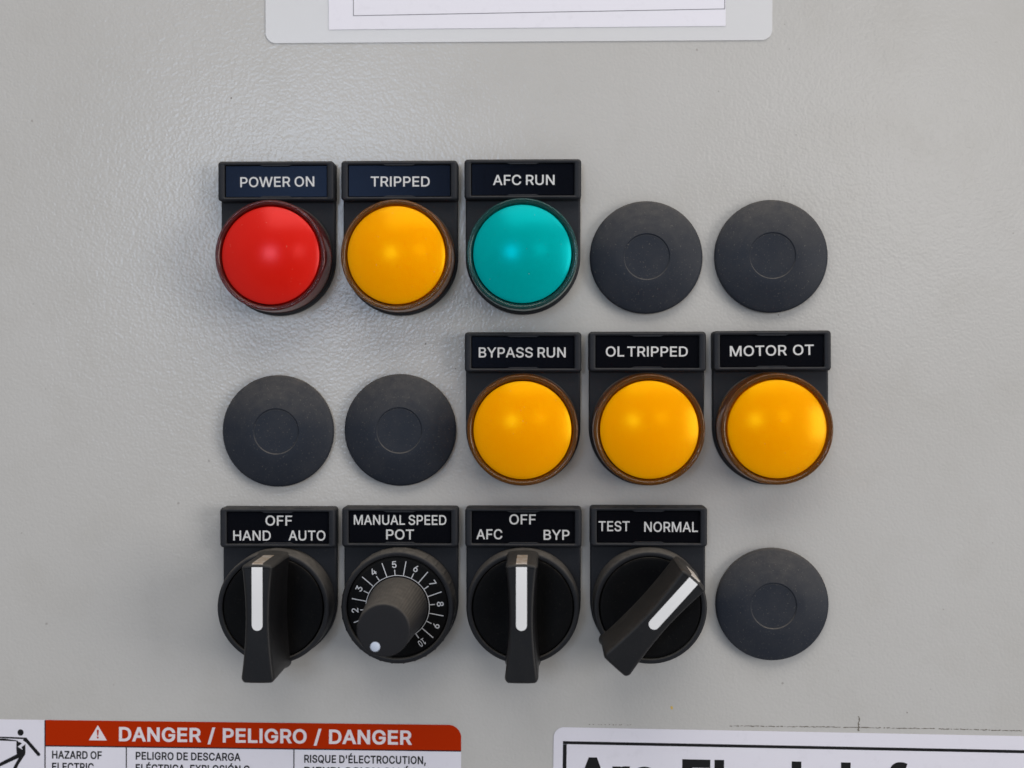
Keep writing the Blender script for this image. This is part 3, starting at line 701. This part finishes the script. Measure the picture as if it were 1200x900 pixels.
# bottom row
make_selector(328.0, R3, 0, [("OFF", 0.2, 1.85, 7.0, CH), ("HAND", -6.85, -2.1, 9.9, CH), ("AUTO", 7.6, -2.05, 9.7, CH)],
              "black selector switch under the OFF HAND AUTO nameplate, handle upright, leftmost in its row")
make_dial(470.0, R3 - 0.5, [("MANUAL SPEED", 0.0, 1.85, 24.2, CH - .05, dict(space=150)), ("POT", 0.0, -1.95, 7.3, CH)],
          "black speed dial with numbered scale and long fluted knob under MANUAL SPEED POT nameplate")
make_selector(613.4, R3, 0, [("OFF", -0.2, 2.05, 6.9, CH), ("AFC", -8.85, -1.85, 6.8, CH), ("BYP", 8.65, -1.95, 6.75, CH)],
              "black selector switch under the OFF AFC BYP nameplate, handle upright")
make_selector(759.0, R3 - 0.5, 42, [("TEST", -8.9, 0.1, 8.1, CH), ("NORMAL", 5.85, -0.05, 13.9, CH)],
              "black selector switch under the TEST NORMAL nameplate, handle turned diagonally to the right")
make_plug(905.2, 708.6, "black round blanking plug alone at the right end of the bottom row")

# ------------------------------------------------------------------ stickers
S = 1.0 / (F_PX / 350.0)                                    # mm per photo pixel on the panel

def flat(name, outline, w0, w1, mat, parent):
    bm = bmesh.new()
    prism(bm, outline, w0, w1)
    return make_obj(name, bm, mat, parent, smooth=0)

# bilingual danger label, its lower half is below the picture
ox, oy = 300.0, 848.0
u, v = P(ox, oy)
dl = empty("danger_label", u, v, "white danger sticker with an orange red header band and electric shock pictogram", "sticker", rot=-0.30)
def q(px, py): return ((px - ox) * S, (oy - py) * S)
def poly(name, pts, w0, w1, mat, parent): 
    pts = [q(*p) for p in pts]
    a = sum(pts[i - 1][0] * pts[i][1] - pts[i][0] * pts[i - 1][1] for i in range(len(pts)))
    return flat(name, pts if a > 0 else pts[::-1], w0, w1, mat, parent)
x0, y0 = q(-92, 1030); x1, y1 = q(543, 846.5)
flat("label_sheet", rrect((x0 + x1) / 2, (y0 + y1) / 2, x1 - x0, y1 - y0, 15 * S, seg=8), 0.02, 0.12, M['sticker'], dl)
c = [(49, 877), (543, 877)] + [(543 - 15 + 15 * math.cos(a), 846.5 + 15 - 15 * math.sin(a)) for a in [math.pi / 2 * k / 8 for k in range(9)]] + [(49, 846.5)]
band = poly("header_band", c, 0.10, 0.15, M['danger_red'], dl)
bm = bmesh.new()
cx, cy = q(311, 862.2)
text_into(bm, "DANGER / PELIGRO / DANGER", cx, cy, 348 * S, 17.0 * S, 0.18, bold=23.0, space=230)
o = make_obj("lettering", bm, M['band_text'], band, smooth=0); face_front(o)
tri = poly("warning_triangle", [(101, 870), (122.5, 870), (111.7, 852)], 0.15, 0.18, M['band_text'], band)
bm = bmesh.new()
for pts in ([(110.4, 857.5), (113.0, 857.5), (112.3, 864.4), (111.1, 864.4)], [(110.7, 865.6), (112.7, 865.6), (112.7, 867.6), (110.7, 867.6)]):
    prism(bm, [q(*p) for p in pts][::-1], 0.17, 0.20)
make_obj("exclamation_mark", bm, M['danger_red'], band, smooth=0)
bm = bmesh.new()
def rule(xa, ya, xb, yb):
    a, b = q(xa, yb), q(xb, ya); box(bm, a[0], b[0], a[1], b[1], 0.10, 0.17)
rule(49.2, 876.6, 543, 878.0)
rule(47.9, 846.8, 49.2, 1029)
for x in (145.8, 345.3): rule(x - 0.6, 878.1, x + 0.6, 1029)
make_obj("ruled_lines", bm, M['print_black'], dl, smooth=0)
bm = bmesh.new()
for s, xa, xb, top in (("HAZARD OF", 57, 116.5, 883.0), ("PELIGRO DE DESCARGA", 157, 282, 883.0), ("RISQUE D'ÉLECTROCUTION,", 357.5, 501.5, 884.0),
                       ("ELECTRIC", 57, 107, 897.2), ("ELÉCTRICA, EXPLOSIÓN O", 157, 293, 897.6), ("D'EXPLOSION OU ÉCLAIR", 357.5, 522, 898.2)):
    cx, cy = q((xa + xb) / 2, top + 4.7)
    text_into(bm, s, cx, cy, (xb - xa) * S, 9.4 * S, 0.16, bold=21.0, space=170)
o = make_obj("lettering", bm, M['print_black'], dl, smooth=0); face_front(o)
bm = bmesh.new()
def z(pts): return [q(x / 12.0, 840 + y / 12.0) for x, y in pts]
def fig(pts, k=0):
    pts = z(pts)
    a = sum(pts[i - 1][0] * pts[i][1] - pts[i][0] * pts[i - 1][1] for i in range(len(pts)))
    prism(bm, pts if a > 0 else pts[::-1], 0.10, 0.15 + 0.006 * k)
fig([(230 + 44 * math.cos(t), 262 + 46 * math.sin(t)) for t in [2 * math.pi * k / 20 for k in range(20)]])
fig([(290, 336), (318, 340), (345, 372), (512, 560), (514, 580), (495, 597), (474, 590), (308, 400), (262, 372), (278, 352)], 1)
fig([(-300, 322), (120, 328), (318, 334), (290, 356), (120, 352), (0, 346), (-300, 340)], 0)
fig([(-300, 352), (0, 352), (192, 378), (192, 388), (0, 382), (-300, 374)], 2)
fig([(172, 386), (222, 402), (250, 418), (188, 466), (262, 512), (245, 470), (300, 428), (300, 560), (290, 590), (230, 612), (176, 580), (170, 500)], 3)
fig([(176, 574), (240, 608), (60, 692), (-170, 800), (-190, 770), (0, 664)], 4)
fig([(222, 596), (296, 574), (200, 722), (130, 880), (74, 872), (150, 720)], 5)
make_obj("shock_pictogram", bm, M['print_black'], dl, smooth=0)

# arc flash label, only its upper edge is in the picture
ox, oy = 655.0, 852.0
u, v = P(ox, oy)
al = empty("arc_flash_label", u, v, "white sticker with thin black border and large black heading, at the lower right", "sticker", rot=-0.72)
x0, y0 = q(649, 1060); x1, y1 = q(1352, 852)
flat("label_sheet", rrect((x0 + x1) / 2, (y0 + y1) / 2, x1 - x0, y1 - y0, 12 * S, seg=8), 0.02, 0.14, M['sticker'], al)
bm = bmesh.new()
rule(660, 868.3, 1341, 871.8); rule(660, 872.0, 664.4, 1048); rule(1336.6, 872.0, 1341, 1048); rule(660, 1048.2, 1341, 1052)
make_obj("border_line", bm, M['print_black'], al, smooth=0)
bm = bmesh.new()
for s, xa, xb in (("Arc", 674, 772), ("Flash", 800, 960), ("Information", 985, 1322)):
    cx, cy = q((xa + xb) / 2, 886.8 + 22.5)
    text_into(bm, s, cx, cy, (xb - xa) * S, 45 * S, 0.17, bold=34.0)
o = make_obj("lettering", bm, M['print_black'], al, smooth=0); face_front(o)

# laminated sheet at the top, only its lower edge is in the picture
ox, oy = 606.0, 49.0
u, v = P(ox, oy)
ls = empty("laminated_sheet", u, v, "white paper sealed in a clear laminating film with rounded corners, above the lights", "laminated sheet", rot=0.0)
x0, y0 = q(311, 49); x1, y1 = q(902.5, -330)
flat("film", rrect((x0 + x1) / 2, (y0 + y1) / 2, x1 - x0, y1 - y0, 12 * S, seg=8), 0.05, 0.30, M['film'], ls)
pp = poly("paper", [(385.5, 33.8), (848.5, 32.5), (847, -300), (384, -300)], 0.31, 0.40, M['paper'], ls)
bm = bmesh.new()
for pts in ([(414, 18.2), (847.6, 13.2), (847.6, 12.4), (414, 17.4)], [(414, 17.3), (414.8, 17.3), (414.4, -290), (413.6, -290)], [(847.0, 12.3), (847.8, 12.3), (846.4, -290), (845.6, -290)]):
    prism(bm, [q(*p) for p in pts], 0.39, 0.43)
make_obj("printed_line", bm, M['line_grey'], pp, smooth=0)
